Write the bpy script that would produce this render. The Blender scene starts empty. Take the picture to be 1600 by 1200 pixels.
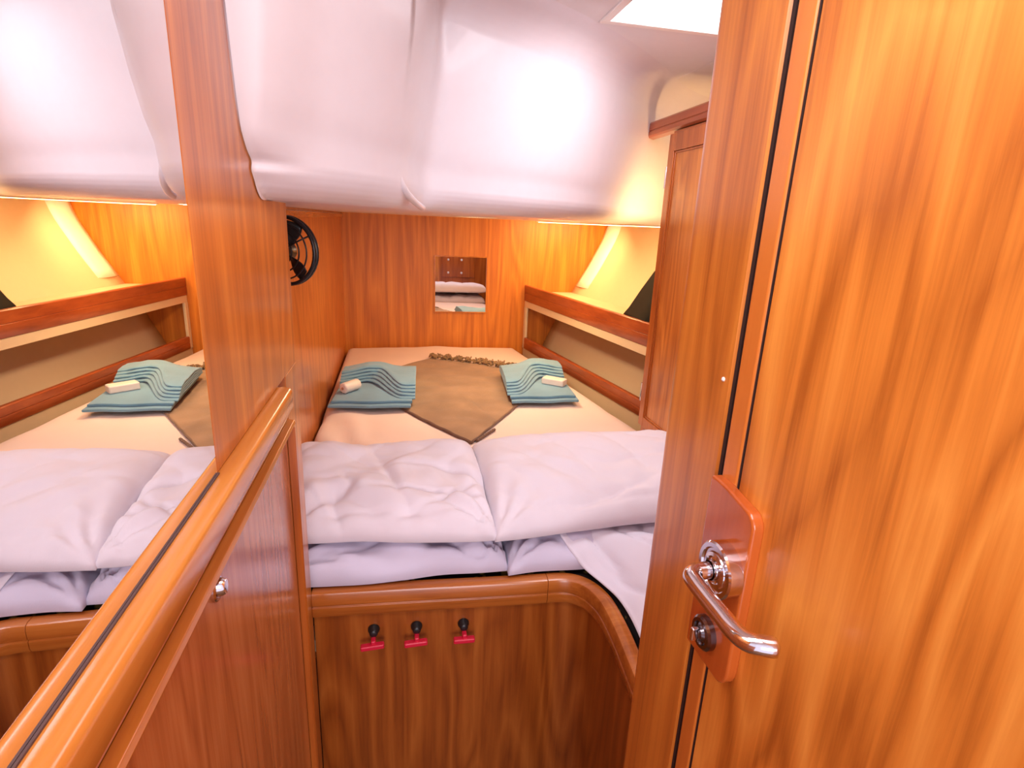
import bpy, bmesh, math, random
from mathutils import Vector, Matrix, noise
random.seed(7)
SC = bpy.context.scene
COL = SC.collection
PI = math.pi

# ------------------------------------------------------------------ camera
# rotation rows: room axes expressed in camera axes (x right, y up, z back)
def unit(v): return v / v.length
f_px, cx, cy = 870.0, 800.0, 600.0
down = unit(Vector((-135, -3000, -f_px)))
up = -down
yv = Vector((620 - cx, cy - 345, -f_px)); yv = unit(yv - up * yv.dot(up))
xv = yv.cross(up)
R = Matrix((xv, yv, up))                       # camera -> room
cam_d = bpy.data.cameras.new('camera')
cam_d.sensor_fit = 'HORIZONTAL'; cam_d.sensor_width = 36.0
cam_d.lens = f_px / 1600.0 * 36.0
cam_d.clip_start = 0.01
cam = bpy.data.objects.new('camera', cam_d); COL.objects.link(cam)
cam.matrix_world = Matrix.Translation((0, 0, 1.5)) @ R.to_4x4()
SC.camera = cam

# ------------------------------------------------------------------ view + world
SC.view_settings.view_transform = 'Standard'
SC.view_settings.look = 'None'
SC.view_settings.gamma = 1.0
SC.view_settings.exposure = 0.5
SC.view_settings.use_curve_mapping = False
w = bpy.data.worlds.new('daylight'); SC.world = w; w.use_nodes = True
w.node_tree.nodes['Background'].inputs[0].default_value = (0.86, 0.82, 1.0, 1)
w.node_tree.nodes['Background'].inputs[1].default_value = 0.9

def area(name, loc, direction, sx, sy, power, color):
    d = bpy.data.lights.new(name, 'AREA'); d.shape = 'RECTANGLE'
    d.size = sx; d.size_y = sy; d.energy = power; d.color = color
    o = bpy.data.objects.new(name, d); COL.objects.link(o)
    o.location = loc
    o.rotation_euler = Vector(direction).to_track_quat('-Z', 'Y').to_euler()
    return o
DAY = (1.0, 0.93, 0.99)
WARM = (1.0, 0.59, 0.25)
# daylight from two added deck hatches and from the open saloon behind
area('added_hatch_light', (0.08, 0.22, 1.915), (0.06, 0.35, -1), 0.40, 0.40, 2.0, DAY)
area('added_side_hatch_light', (0.66, 1.14, 1.915), (0.12, 0.50, -1), 0.36, 0.46, 3.5, DAY)
area('saloon_daylight', (0.10, -2.6, 1.60), (0, 1, -0.08), 1.6, 1.2, 42.0, DAY)
# added warm strips at hull and bulkhead, and the lamp behind the locker
area('added_hull_strip_light', (1.02, 2.62, 1.497), (0.35, 0.1, -1), 0.05, 1.15, 4.2, WARM).rotation_euler.z += math.radians(8)
area('locker_lamp_light', (0.965, 1.765, 1.470), (-0.12, 1, 0.22), 0.07, 0.07, 1.9, WARM)
area('added_bulkhead_strip_light', (0.93, 3.00, 1.497), (-0.10, 0.60, -1), 0.40, 0.03, 2.6, WARM)
# added warm ceiling lamp, put in to brighten the berth
area('added_berth_light', (0.30, 2.25, 1.5105), (0, 0, -1), 0.14, 0.14, 3.6, (1.0, 0.76, 0.50))

# ------------------------------------------------------------------ materials
def newmat(name):
    m = bpy.data.materials.new(name); m.use_nodes = True
    nt = m.node_tree
    return m, nt, nt.nodes['Principled BSDF']

def wood(name, axis, dark, mid, light, rough=0.28, cross=16.0, contour=9.0, coat=0.35, warp=1.0, mixf=0.26):
    m, nt, b = newmat(name)
    N = nt.nodes.new; L = nt.links.new
    tc = N('ShaderNodeTexCoord')
    def mapped(c, a):
        mp = N('ShaderNodeMapping'); s = [c, c, c]; s['xyz'.index(axis)] = a
        mp.inputs['Scale'].default_value = s
        L(tc.outputs['Object'], mp.inputs['Vector']); return mp
    fine = N('ShaderNodeTexNoise'); fine.inputs['Scale'].default_value = 1.0
    fine.inputs['Detail'].default_value = 5; fine.inputs['Roughness'].default_value = 0.65
    fine.inputs['Distortion'].default_value = 0.5
    L(mapped(cross * 5, 2.6).outputs[0], fine.inputs['Vector'])
    big = N('ShaderNodeTexNoise'); big.inputs['Scale'].default_value = 1.0
    big.inputs['Detail'].default_value = 1.5; big.inputs['Distortion'].default_value = 0.25 * warp
    L(mapped(cross * 0.42, 1.1 * warp).outputs[0], big.inputs['Vector'])
    mul = N('ShaderNodeMath'); mul.operation = 'MULTIPLY'; mul.inputs[1].default_value = contour
    L(big.outputs[0], mul.inputs[0])
    pp = N('ShaderNodeMath'); pp.operation = 'PINGPONG'; pp.inputs[1].default_value = 0.5
    L(mul.outputs[0], pp.inputs[0])
    p2 = N('ShaderNodeMath'); p2.operation = 'MULTIPLY'; p2.inputs[1].default_value = 2.0
    L(pp.outputs[0], p2.inputs[0])
    mx = N('ShaderNodeMix'); mx.data_type = 'FLOAT'; mx.inputs['Factor'].default_value = mixf
    L(fine.outputs[0], mx.inputs[2]); L(p2.outputs[0], mx.inputs[3])
    cr = N('ShaderNodeValToRGB')
    e = cr.color_ramp.elements
    e[0].position = 0.28; e[0].color = (*dark, 1)
    e[1].position = 0.75; e[1].color = (*light, 1)
    k = cr.color_ramp.elements.new(0.5); k.color = (*mid, 1)
    L(mx.outputs[0], cr.inputs[0]); L(cr.outputs[0], b.inputs['Base Color'])
    b.inputs['Roughness'].default_value = rough
    b.inputs['Coat Weight'].default_value = coat
    b.inputs['Coat Roughness'].default_value = 0.18
    bu = N('ShaderNodeBump'); bu.inputs['Strength'].default_value = 0.06; bu.inputs['Distance'].default_value = 0.001
    L(fine.outputs[0], bu.inputs['Height']); L(bu.outputs[0], b.inputs['Normal'])
    return m

def fabric(name, col, bump=0.3, scale=420, rough=0.9, var=0.06, sheen=0.2):
    m, nt, b = newmat(name)
    N = nt.nodes.new; L = nt.links.new
    tc = N('ShaderNodeTexCoord')
    n = N('ShaderNodeTexNoise'); n.inputs['Scale'].default_value = 7; n.inputs['Detail'].default_value = 3
    L(tc.outputs['Object'], n.inputs['Vector'])
    cr = N('ShaderNodeValToRGB')
    cr.color_ramp.elements[0].position = 0.3; cr.color_ramp.elements[1].position = 0.7
    cr.color_ramp.elements[0].color = (*[c * (1 - var) for c in col], 1)
    cr.color_ramp.elements[1].color = (*[min(1, c * (1 + var)) for c in col], 1)
    L(n.outputs[0], cr.inputs[0]); L(cr.outputs[0], b.inputs['Base Color'])
    f = N('ShaderNodeTexNoise'); f.inputs['Scale'].default_value = scale; f.inputs['Detail'].default_value = 2
    L(tc.outputs['Object'], f.inputs['Vector'])
    bu = N('ShaderNodeBump'); bu.inputs['Strength'].default_value = bump; bu.inputs['Distance'].default_value = 0.0012
    L(f.outputs[0], bu.inputs['Height']); L(bu.outputs[0], b.inputs['Normal'])
    b.inputs['Roughness'].default_value = rough
    b.inputs['Sheen Weight'].default_value = sheen
    return m

def plain(name, col, rough=0.5, metal=0.0, coat=0.0, bump=0.0):
    m, nt, b = newmat(name)
    N = nt.nodes.new; L = nt.links.new
    tc = N('ShaderNodeTexCoord'); n = N('ShaderNodeTexNoise')
    n.inputs['Scale'].default_value = 30; n.inputs['Detail'].default_value = 2
    L(tc.outputs['Object'], n.inputs['Vector'])
    cr = N('ShaderNodeValToRGB')
    cr.color_ramp.elements[0].color = (*[c * 0.97 for c in col], 1)
    cr.color_ramp.elements[1].color = (*[min(1, c * 1.02) for c in col], 1)
    L(n.outputs[0], cr.inputs[0]); L(cr.outputs[0], b.inputs['Base Color'])
    b.inputs['Roughness'].default_value = rough; b.inputs['Metallic'].default_value = metal
    b.inputs['Coat Weight'].default_value = coat
    if bump:
        bu = N('ShaderNodeBump'); bu.inputs['Strength'].default_value = bump; bu.inputs['Distance'].default_value = 0.002
        L(n.outputs[0], bu.inputs['Height']); L(bu.outputs[0], b.inputs['Normal'])
    return m

TEAK = ((0.40, 0.105, 0.018), (0.56, 0.170, 0.028), (0.72, 0.262, 0.046))
REAR = ((0.46, 0.130, 0.010), (0.60, 0.190, 0.016), (0.74, 0.270, 0.028))
DOORC = ((0.46, 0.125, 0.014), (0.74, 0.240, 0.032), (0.92, 0.370, 0.065))
MAHO = ((0.27, 0.050, 0.014), (0.38, 0.078, 0.020), (0.48, 0.115, 0.030))
M = {
    'panel': wood('teak_veneer', 'z', *TEAK),
    'rear': wood('rear_teak_veneer', 'z', *REAR, cross=15, contour=8, mixf=0.28, coat=0.0, rough=0.45, warp=0.55),
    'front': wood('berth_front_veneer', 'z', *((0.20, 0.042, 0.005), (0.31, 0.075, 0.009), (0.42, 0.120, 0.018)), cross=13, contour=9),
    'cab': wood('cabinet_veneer', 'z', *((0.36, 0.10, 0.030), (0.50, 0.155, 0.046), (0.60, 0.215, 0.07)), cross=22, rough=0.2),
    'door': wood('door_veneer', 'z', *DOORC, cross=15, contour=7, warp=1.5, rough=0.33, coat=0.2, mixf=0.36),
    'stile': wood('stile_solid_teak', 'z', (0.58, 0.155, 0.022), (0.66, 0.19, 0.03), (0.74, 0.24, 0.04), cross=9, contour=3),
    'post': wood('post_teak', 'z', (0.42, 0.115, 0.016), (0.60, 0.185, 0.025), (0.76, 0.275, 0.040), cross=24, contour=6),
    'raily': wood('rail_teak', 'y', (0.46, 0.145, 0.022), (0.60, 0.210, 0.034), (0.68, 0.27, 0.048), cross=10, contour=4, rough=0.22),
    'trimx': wood('fiddle_teak', 'x', (0.32, 0.082, 0.012), (0.45, 0.128, 0.019), (0.56, 0.185, 0.032), cross=14, contour=4, rough=0.25),
    'mahoy': wood('mahogany_rail', 'y', *MAHO, cross=14, contour=4),
    'mahoz': wood('mahogany_door', 'z', *((0.30, 0.062, 0.008), (0.42, 0.098, 0.013), (0.53, 0.145, 0.022)), cross=20, contour=5),
    'plate': wood('mahogany_plate', 'z', (0.44, 0.085, 0.014), (0.54, 0.115, 0.020), (0.62, 0.15, 0.026), cross=10, contour=3, rough=0.12, coat=0.7),
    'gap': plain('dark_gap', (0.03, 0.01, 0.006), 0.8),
    'seal': plain('brown_grey_seal', (0.10, 0.055, 0.05), 0.7),
    'gel': plain('white_gelcoat', (0.80, 0.76, 0.80), 0.36, coat=0.15),
    'head': plain('headliner_vinyl', (0.82, 0.79, 0.80), 0.6, bump=0.1),
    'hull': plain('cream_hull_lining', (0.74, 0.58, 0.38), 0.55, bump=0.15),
    'lit_strip': plain('lit_lining_strip', (0.97, 0.95, 0.88), 0.4),  # near-white carries the lamplight falling on the strip
    'cream': plain('cream_board', (0.78, 0.60, 0.38), 0.6),
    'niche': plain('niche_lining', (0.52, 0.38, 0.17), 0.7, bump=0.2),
    'pillow': fabric('white_pillowcase', (0.77, 0.71, 0.765), 0.15, var=0.02),
    'pillow2': fabric('lavender_white_pillowcase', (0.66, 0.63, 0.77), 0.15, var=0.02),
    'sheet': fabric('cream_fitted_sheet', (0.86, 0.68, 0.60), 0.2, var=0.02),
    'sheetw': fabric('white_sheet', (0.80, 0.77, 0.86), 0.15, var=0.02),
    'throw': fabric('brown_throw', (0.33, 0.20, 0.11), 1.0, scale=110, var=0.2),
    'fringe': fabric('dark_fringe', (0.26, 0.15, 0.06), 0.8, var=0.2),
    'hem': fabric('dark_hem', (0.17, 0.09, 0.055), 0.5, var=0.1),
    'towel': fabric('blue_green_towel', (0.18, 0.37, 0.50), 0.9, scale=600, var=0.12, sheen=0.4),
    'soap': plain('white_soap', (0.88, 0.76, 0.68), 0.45),
    'soap_end': plain('soap_wrapper_end', (0.62, 0.28, 0.16), 0.5),
    'black': plain('black_plastic', (0.012, 0.011, 0.012), 0.35),
    'bag': fabric('black_bag', (0.003, 0.0025, 0.0025), 0.4, var=0.2, sheen=0.0, rough=0.6),
    'red': plain('red_plastic', (0.62, 0.012, 0.045), 0.35),
    'chrome': plain('polished_steel', (0.80, 0.74, 0.76), 0.09, metal=1.0),
    'darkmetal': plain('dark_steel', (0.22, 0.19, 0.20), 0.2, metal=1.0),
    'cap': plain('white_cap', (0.9, 0.85, 0.8), 0.4),
    'carpet': fabric('floor_teak', (0.20, 0.09, 0.035), 0.2, var=0.15),
}
# mirror glass
m, nt, b = newmat('mirror_glass')
b.inputs['Base Color'].default_value = (0.93, 0.92, 0.92, 1); b.inputs['Metallic'].default_value = 1.0
b.inputs['Roughness'].default_value = 0.005
M['mirror'] = m
M['bag'].node_tree.nodes['Principled BSDF'].inputs['Specular IOR Level'].default_value = 0.12
# patterned ticking of the bare mattress
m, nt, b = newmat('patterned_ticking')
tc = nt.nodes.new('ShaderNodeTexCoord'); vo = nt.nodes.new('ShaderNodeTexVoronoi'); vo.inputs['Scale'].default_value = 38
cr = nt.nodes.new('ShaderNodeValToRGB')
cr.color_ramp.elements[0].position = 0.16; cr.color_ramp.elements[0].color = (0.50, 0.38, 0.10, 1)
cr.color_ramp.elements[1].position = 0.34; cr.color_ramp.elements[1].color = (0.015, 0.012, 0.012, 1)
nt.links.new(tc.outputs['Object'], vo.inputs['Vector']); nt.links.new(vo.outputs['Distance'], cr.inputs[0])
nt.links.new(cr.outputs[0], b.inputs['Base Color']); b.inputs['Roughness'].default_value = 0.8
M['ticking'] = m
def emit(name, col, s):
    m, nt, b = newmat(name)
    b.inputs['Base Color'].default_value = (*col, 1)
    b.inputs['Emission Color'].default_value = (*col, 1); b.inputs['Emission Strength'].default_value = s
    return m
M['led'] = emit('warm_led', (1.0, 0.66, 0.28), 6.0)
M['hatch_glow'] = emit('added_hatch_glow', (0.92, 0.92, 1.0), 3.0)  # glow for the panes of the added hatches

# ------------------------------------------------------------------ mesh helpers
def link(name, bm, mat, parent=None, smooth=False, bevel=0.0, seg=2, subsurf=0, auto=None):
    bmesh.ops.recalc_face_normals(bm, faces=bm.faces)
    me = bpy.data.meshes.new(name); bm.to_mesh(me); bm.free()
    mats = mat if isinstance(mat, (list, tuple)) else [mat]
    for k in mats: me.materials.append(M[k])
    o = bpy.data.objects.new(name, me); COL.objects.link(o)
    if smooth or bevel:
        for p in me.polygons: p.use_smooth = True
    if parent is not None:
        o.parent = parent
        o.matrix_parent_inverse = Matrix.Identity(4)
        off = world_loc(parent)
        for v in me.vertices: v.co -= off
    if bevel:
        md = o.modifiers.new('bevel', 'BEVEL'); md.width = bevel; md.segments = seg
        md.limit_method = 'ANGLE'; md.angle_limit = math.radians(40)
        md.harden_normals = True
    if subsurf:
        md = o.modifiers.new('subsurf', 'SUBSURF'); md.levels = subsurf; md.render_levels = subsurf
    return o

def world_loc(o):
    v = Vector((0, 0, 0))
    while o is not None:
        v += o.location; o = o.parent
    return v

def tag(o, label=None, cat=None, group=None, kind=None):
    if label: o['label'] = label
    if cat: o['category'] = cat
    if group: o['group'] = group
    if kind: o['kind'] = kind
    return o

def thing(name, label, cat, loc, group=None, kind=None):
    o = bpy.data.objects.new(name, None); COL.objects.link(o)
    o.location = loc; o.empty_display_size = 0.05
    return tag(o, label, cat, group, kind)

def base_at(o, loc):
    """move a top-level mesh's origin to loc, keeping the shape where it is"""
    loc = Vector(loc); off = loc - o.location
    for v in o.data.vertices: v.co -= off
    o.location = loc
    return o

def bx(bm, x0, x1, y0, y1, z0, z1):
    vs = [bm.verts.new((x, y, z)) for z in (z0, z1) for y in (y0, y1) for x in (x0, x1)]
    for q in ((0, 1, 3, 2), (4, 6, 7, 5), (0, 4, 5, 1), (2, 3, 7, 6), (0, 2, 6, 4), (1, 5, 7, 3)):
        bm.faces.new([vs[i] for i in q])
    return vs

def box(name, x0, x1, y0, y1, z0, z1, mat, parent=None, bevel=0.002, **k):
    bm = bmesh.new(); bx(bm, x0, x1, y0, y1, z0, z1)
    return link(name, bm, mat, parent, bevel=bevel, **k)

def prism(bm, pts, z0, z1):
    a = [bm.verts.new((x, y, z0)) for x, y in pts]; c = [bm.verts.new((x, y, z1)) for x, y in pts]
    bm.faces.new(a[::-1]); bm.faces.new(c)
    n = len(pts)
    for i in range(n): bm.faces.new((a[i], a[(i + 1) % n], c[(i + 1) % n], c[i]))

def prism_axis(bm, pts, axis, a0, a1):
    """pts in the two other axes; extruded along axis"""
    def mk(p, a):
        if axis == 'x': return (a, p[0], p[1])
        if axis == 'y': return (p[0], a, p[1])
        return (p[0], p[1], a)
    a = [bm.verts.new(mk(p, a0)) for p in pts]; c = [bm.verts.new(mk(p, a1)) for p in pts]
    bm.faces.new(a[::-1]); bm.faces.new(c)
    n = len(pts)
    for i in range(n): bm.faces.new((a[i], a[(i + 1) % n], c[(i + 1) % n], c[i]))

def cyl(bm, p0, p1, r0, r1=None, seg=24, caps=True):
    if r1 is None: r1 = r0
    p0 = Vector(p0); p1 = Vector(p1); d = (p1 - p0).normalized()
    u = d.orthogonal().normalized(); v = d.cross(u)
    A = []; B = []
    for i in range(seg):
        a = 2 * PI * i / seg; e = u * math.cos(a) + v * math.sin(a)
        A.append(bm.verts.new(p0 + e * r0)); B.append(bm.verts.new(p1 + e * r1))
    for i in range(seg): bm.faces.new((A[i], A[(i + 1) % seg], B[(i + 1) % seg], B[i]))
    if caps: bm.faces.new(A[::-1]); bm.faces.new(B)

def tube(bm, pts, r, seg=16, closed=False):
    pts = [Vector(p) for p in pts]; n = len(pts); rings = []
    prev = None
    for i, p in enumerate(pts):
        if closed: t = (pts[(i + 1) % n] - pts[i - 1]).normalized()
        else: t = (pts[min(i + 1, n - 1)] - pts[max(i - 1, 0)]).normalized()
        if prev is None: u = t.orthogonal().normalized()
        else: u = (prev - t * prev.dot(t)).normalized()
        prev = u; v = t.cross(u)
        rr = r[i] if isinstance(r, (list, tuple)) else r
        rings.append([bm.verts.new(p + (u * math.cos(2 * PI * k / seg) + v * math.sin(2 * PI * k / seg)) * rr) for k in range(seg)])
    for i in range(n if closed else n - 1):
        a = rings[i]; b_ = rings[(i + 1) % n]
        for k in range(seg): bm.faces.new((a[k], a[(k + 1) % seg], b_[(k + 1) % seg], b_[k]))
    if not closed: bm.faces.new(rings[0][::-1]); bm.faces.new(rings[-1])

def lathe(bm, c, axis, prof, seg=40):
    """prof = [(dist along axis, radius)...]"""
    c = Vector(c); d = Vector(axis).normalized(); u = d.orthogonal().normalized(); v = d.cross(u)
    rings = []
    for h, r in prof:
        if r < 1e-6: rings.append([bm.verts.new(c + d * h)])
        else: rings.append([bm.verts.new(c + d * h + (u * math.cos(2 * PI * k / seg) + v * math.sin(2 * PI * k / seg)) * r) for k in range(seg)])
    for a, b_ in zip(rings, rings[1:]):
        if len(a) == 1 and len(b_) == 1: continue
        for k in range(seg):
            k2 = (k + 1) % seg
            if len(a) == 1: bm.faces.new((a[0], b_[k2], b_[k]))
            elif len(b_) == 1: bm.faces.new((a[k], a[k2], b_[0]))
            else: bm.faces.new((a[k], a[k2], b_[k2], b_[k]))

def catmull(pts, n=8):
    P = [Vector(p) for p in pts]; out = []
    for i in range(len(P) - 1):
        p0 = P[max(i - 1, 0)]; p1 = P[i]; p2 = P[i + 1]; p3 = P[min(i + 2, len(P) - 1)]
        for k in range(n):
            t = k / n
            out.append(0.5 * ((2 * p1) + (p2 - p0) * t + (2 * p0 - 5 * p1 + 4 * p2 - p3) * t * t + (3 * p1 - p0 - 3 * p2 + p3) * t ** 3))
    out.append(P[-1]); return out

def sweep(bm, path, prof, closed_prof=True):
    """path: 2-D points in plan; prof: (offset to the right of travel, z)"""
    P = [Vector((p[0], p[1])) for p in path]; rings = []
    for i, p in enumerate(P):
        t = (P[min(i + 1, len(P) - 1)] - P[max(i - 1, 0)]).normalized()
        nrm = Vector((t.y, -t.x))
        rings.append([bm.verts.new((p.x + nrm.x * o, p.y + nrm.y * o, z)) for o, z in prof])
    n = len(prof)
    for a, b_ in zip(rings, rings[1:]):
        for k in range(n if closed_prof else n - 1):
            k2 = (k + 1) % n
            bm.faces.new((a[k], a[k2], b_[k2], b_[k]))
    if closed_prof: bm.faces.new(rings[0][::-1]); bm.faces.new(rings[-1])

def grid(bm, rows, flip=False):
    V = [[bm.verts.new(p) for p in r] for r in rows]
    for i in range(len(V) - 1):
        for j in range(len(V[0]) - 1):
            bm.faces.new((V[i][j], V[i][j + 1], V[i + 1][j + 1], V[i + 1][j]))
    return V

def sm(a, b_, x):
    t = max(0.0, min(1.0, (x - a) / (b_ - a))); return t * t * (3 - 2 * t)

def struct(o, label=None): o['kind'] = 'structure'; o['label'] = label or o.name; return o

# ------------------------------------------------------------------ dimensions
XL = -0.181          # plane of the big mirror / partition on the left
XW = -0.300          # cabin side wall behind the partition
YB = 3.30            # rear bulkhead
XD = 0.33            # door plane on the right
ZC = 1.515           # underside of the moulded deck over the berth
ZT = 1.95            # passage headliner
def railx(y): return 0.749 + (3.3 - y) * 0.165   # inner face of the hull-side shelf

# ------------------------------------------------------------------ setting
struct(box('floor', -0.6, 1.6, -1.3, 3.4, -0.03, 0.0, 'carpet', bevel=0), 'dark teak cabin sole')
struct(box('wall_rear', -0.31, 1.75, YB, YB + 0.03, 0.0, 1.95, 'rear', bevel=0), 'varnished teak rear bulkhead behind the berth')
struct(box('wall_left', XW - 0.025, XW, 1.03, YB, 0.0, 1.56, 'panel', bevel=0), 'narrow teak side wall beside the berth with the fan')
struct(box('trim_1', XW, XW + 0.012, 1.05, YB - 0.002, 1.488, 1.508, 'raily', bevel=0.003), 'bright teak batten along the top of the left side wall')
# partition: strip of veneer between mirror and cabin, cut from the same plane
bm = bmesh.new()
bx(bm, XW, XL, 0.562, 1.030, 1.2435, 1.945)
struct(link('wall_partition', bm, 'panel', bevel=0.002), 'tall teak partition strip beside the large mirror')
# forward bulkhead of the cabin behind the door post
struct(box('wall_front', 0.425, 1.5, 0.585, 0.615, 0.0, 1.95, 'mahoz', bevel=0), 'teak bulkhead behind the door post')
# rear saloon side of the left wall beyond the mirror
# hull lining on the right
HP = [(0.30, 0.76), (0.60, 0.83), (0.80, 0.905), (1.10, 1.055), (1.30, 1.165), (1.52, 1.255), (1.95, 1.33)]
hp = catmull([(z, x, 0) for z, x in HP], 5)
bm = bmesh.new(); rows = []
for i in range(25):
    y = 0.615 + (YB - 0.615) * i / 24
    rows.append([(p.y + 0.165 * (3.3 - y) * (1.0 if y > 1.9 else 1.0), y, p.x) for p in hp])
grid(bm, rows)
o = link('wall_right', bm, 'hull', smooth=True)
md = o.modifiers.new('thick', 'SOLIDIFY'); md.thickness = 0.012; md.offset = -1
struct(o, 'cream hull lining on the right side')
# lining strip down the hull by the bulkhead, lamplight whitened into its colour
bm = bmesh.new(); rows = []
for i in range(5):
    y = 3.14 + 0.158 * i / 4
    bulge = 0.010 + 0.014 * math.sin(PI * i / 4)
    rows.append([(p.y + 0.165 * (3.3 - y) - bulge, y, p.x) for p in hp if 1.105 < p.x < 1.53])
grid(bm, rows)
o = link('trim_2', bm, 'lit_strip', smooth=True)
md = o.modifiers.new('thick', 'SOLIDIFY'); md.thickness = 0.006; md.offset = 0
struct(o, 'lining strip with lamplight in its pale colour where the hull meets the rear bulkhead')

# moulded white ceiling: deck underside, two-part face, roll-over to the headliner
plan = [(-0.1795, 0.80), (-0.14, 0.835), (-0.09, 0.89), (-0.04, 0.955), (-0.012, 1.00), (0.012, 1.045),
        (0.026, 1.085), (0.038, 1.15), (0.046, 1.21), (0.055, 1.262), (0.072, 1.290), (0.11, 1.315), (0.20, 1.375),
        (0.34, 1.47), (0.50, 1.60), (0.66, 1.76), (0.84, 1.965), (1.02, 2.10), (1.25, 2.24), (1.42, 2.32)]
plan = [(p.x, p.y) for p in catmull([(a, c, 0) for a, c in plan], 5)]
bm = bmesh.new(); rows = []
def face_profile(k):
    # (offset towards the camera, z) from the back of the underside up to the headliner
    pr = []
    for i in range(9):                       # rounded lower lip
        a = PI / 2 * i / 8
        pr.append((-0.075 + 0.070 * math.sin(a), ZC + 0.058 - 0.058 * math.cos(a)))
    pr += [(-0.001, ZC + 0.085), (0.010, ZC + 0.12), (0.022, ZC + 0.18), (0.034, ZC + 0.26), (0.040, ZC + 0.345)]
    for i in range(1, 9):
        a = PI / 2 * i / 8
        pr.append((0.040 + 0.09 * (1 - math.cos(a)), ZC + 0.345 + 0.09 * math.sin(a)))
    out = []
    for a_, b2 in zip(pr, pr[1:]):
        for q in range(3): out.append((a_[0] + (b2[0] - a_[0]) * q / 3, a_[1] + (b2[1] - a_[1]) * q / 3))
    out.append(pr[-1])
    return out
n = len(plan)
for i, p in enumerate(plan):
    a = Vector(plan[max(i - 1, 0)]); c = Vector(plan[min(i + 1, n - 1)]); t = (c - a).normalized()
    nrm = Vector((t.y, -t.x))
    # blend the corner normals so the roll-over does not self-cross at the step
    nrm = (nrm * 0.45 + Vector((0.5, -0.85)) * 0.55).normalized() if 0.0 < p[0] < 0.09 else nrm
    r = [(p[0], YB - 0.001, ZC)]
    r.append((p[0], p[1] + 0.25 if p[1] < 2.9 else p[1], ZC))
    step = math.exp(-((p[0] - 0.05) / 0.05) ** 2)
    left = 1 - sm(-0.178, -0.10, p[0])
    for off, z in face_profile(0):
        if off < 0: off *= 1 - 0.55 * step
        dy = -left * (0.036 * sm(1.548, 1.600, z) - 0.008 * math.exp(-((z - 1.562) / 0.006) ** 2) + 0.006 * math.exp(-((z - 1.549) / 0.006) ** 2))
        r.append((p[0] + nrm.x * off, p[1] + nrm.y * off + dy, z))
    if p[0] < -0.17:
        r = [(-0.1795, q[1], q[2]) for q in r]
    r = [(max(q[0], -0.1795 if q[1] < 1.032 else XW), q[1], q[2]) for q in r]
    rows.append(r)
grid(bm, rows)
# deck underside between partition and side wall
vs = [bm.verts.new(p) for p in ((XW, 1.031, ZC), (-0.178, 1.031, ZC), (-0.178, YB - 0.001, ZC), (XW, YB - 0.001, ZC))]
bm.faces.new(vs)
struct(link('ceiling', bm, 'gel', smooth=True), 'white moulded deckhead hanging low over the berth')
# raised ridge where the two sections of the moulding meet
bm = bmesh.new()
pts = [(-0.004, 1.015, 1.86), (0.002, 1.045, 1.70), (0.002, 1.060, 1.63), (0.003, 1.050, 1.575), (0.014, 1.070, 1.548), (0.034, 1.135, 1.530), (0.052, 1.215, 1.521)]
tube(bm, catmull(pts, 5), 0.0065, 10)
struct(link('trim_3', bm, 'gel', smooth=True), 'raised ridge down the step in the moulded ceiling')
# headliner over the passage, with deck hatches added for daylight
bm = bmesh.new()
hx0, hx1, hy0, hy1 = -0.14, 0.30, 0.0, 0.44
for q in ((XW, hx0, -0.6, 1.2), (hx1, 1.6, -0.6, 0.88), (0.86, 1.6, 0.88, 2.4), (hx1, 0.46, 0.88, 1.55), (0.46, 0.86, 1.39, 1.9), (hx0, hx1, -0.6, hy0), (hx0, hx1, hy1, 1.55)):
    bx(bm, q[0], q[1], q[2], q[3], ZT, ZT + 0.02)
struct(link('ceiling_panel', bm, 'head', bevel=0.002), 'pale headliner over the passage')
win = thing('added_hatch_1', 'added deck hatch for daylight', 'hatch', (0.08, 0.22, ZT + 0.02)); del win['category']; win['kind'] = 'structure'  # hatch added as a daylight source over the passage
bm = bmesh.new()
for q in ((hx0, hx1, hy0, hy0 + 0.02), (hx0, hx1, hy1 - 0.02, hy1), (hx0, hx0 + 0.02, hy0, hy1), (hx1 - 0.02, hx1, hy0, hy1)):
    bx(bm, q[0], q[1], q[2], q[3], ZT - 0.004, ZT + 0.03)
link('added_hatch_frame', bm, 'cap', win, bevel=0.002)
box('added_glow_pane', hx0 + 0.02, hx1 - 0.02, hy0 + 0.02, hy1 - 0.02, ZT + 0.018, ZT + 0.024, 'hatch_glow', win, bevel=0)
win = thing('added_hatch_2', 'added side deck hatch for daylight', 'hatch', (0.66, 1.14, ZT + 0.02)); del win['category']; win['kind'] = 'structure'  # second hatch added to light the right moulding face and the pillows
bm = bmesh.new()
for q in ((0.46, 0.86, 0.88, 0.90), (0.46, 0.86, 1.37, 1.39), (0.46, 0.48, 0.90, 1.37), (0.84, 0.86, 0.90, 1.37)):
    bx(bm, q[0], q[1], q[2], q[3], ZT - 0.004, ZT + 0.03)
link('added_hatch_frame', bm, 'cap', win, bevel=0.002)
box('added_glow_pane', 0.48, 0.84, 0.90, 1.37, ZT + 0.018, ZT + 0.024, 'hatch_glow', win, bevel=0)

# door post with rounded edge
bm = bmesh.new()
pts = [(XD + 0.10, 0.4885), (XD + 0.003, 0.4885), (XD, 0.4915)]
r = 0.022
for i in range(9):
    a = PI / 2 * i / 8
    pts.append((XD + r - r * math.cos(a), 0.622 - r + r * math.sin(a)))
pts += [(XD + 0.10, 0.622)]
prism(bm, pts, 0.0, ZT)
o = link('trim_5', bm, 'post', smooth=False)
for p in o.data.polygons: p.use_smooth = True
md = o.modifiers.new('es', 'EDGE_SPLIT'); md.split_angle = math.radians(30)
struct(o, 'rounded teak door post')
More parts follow.
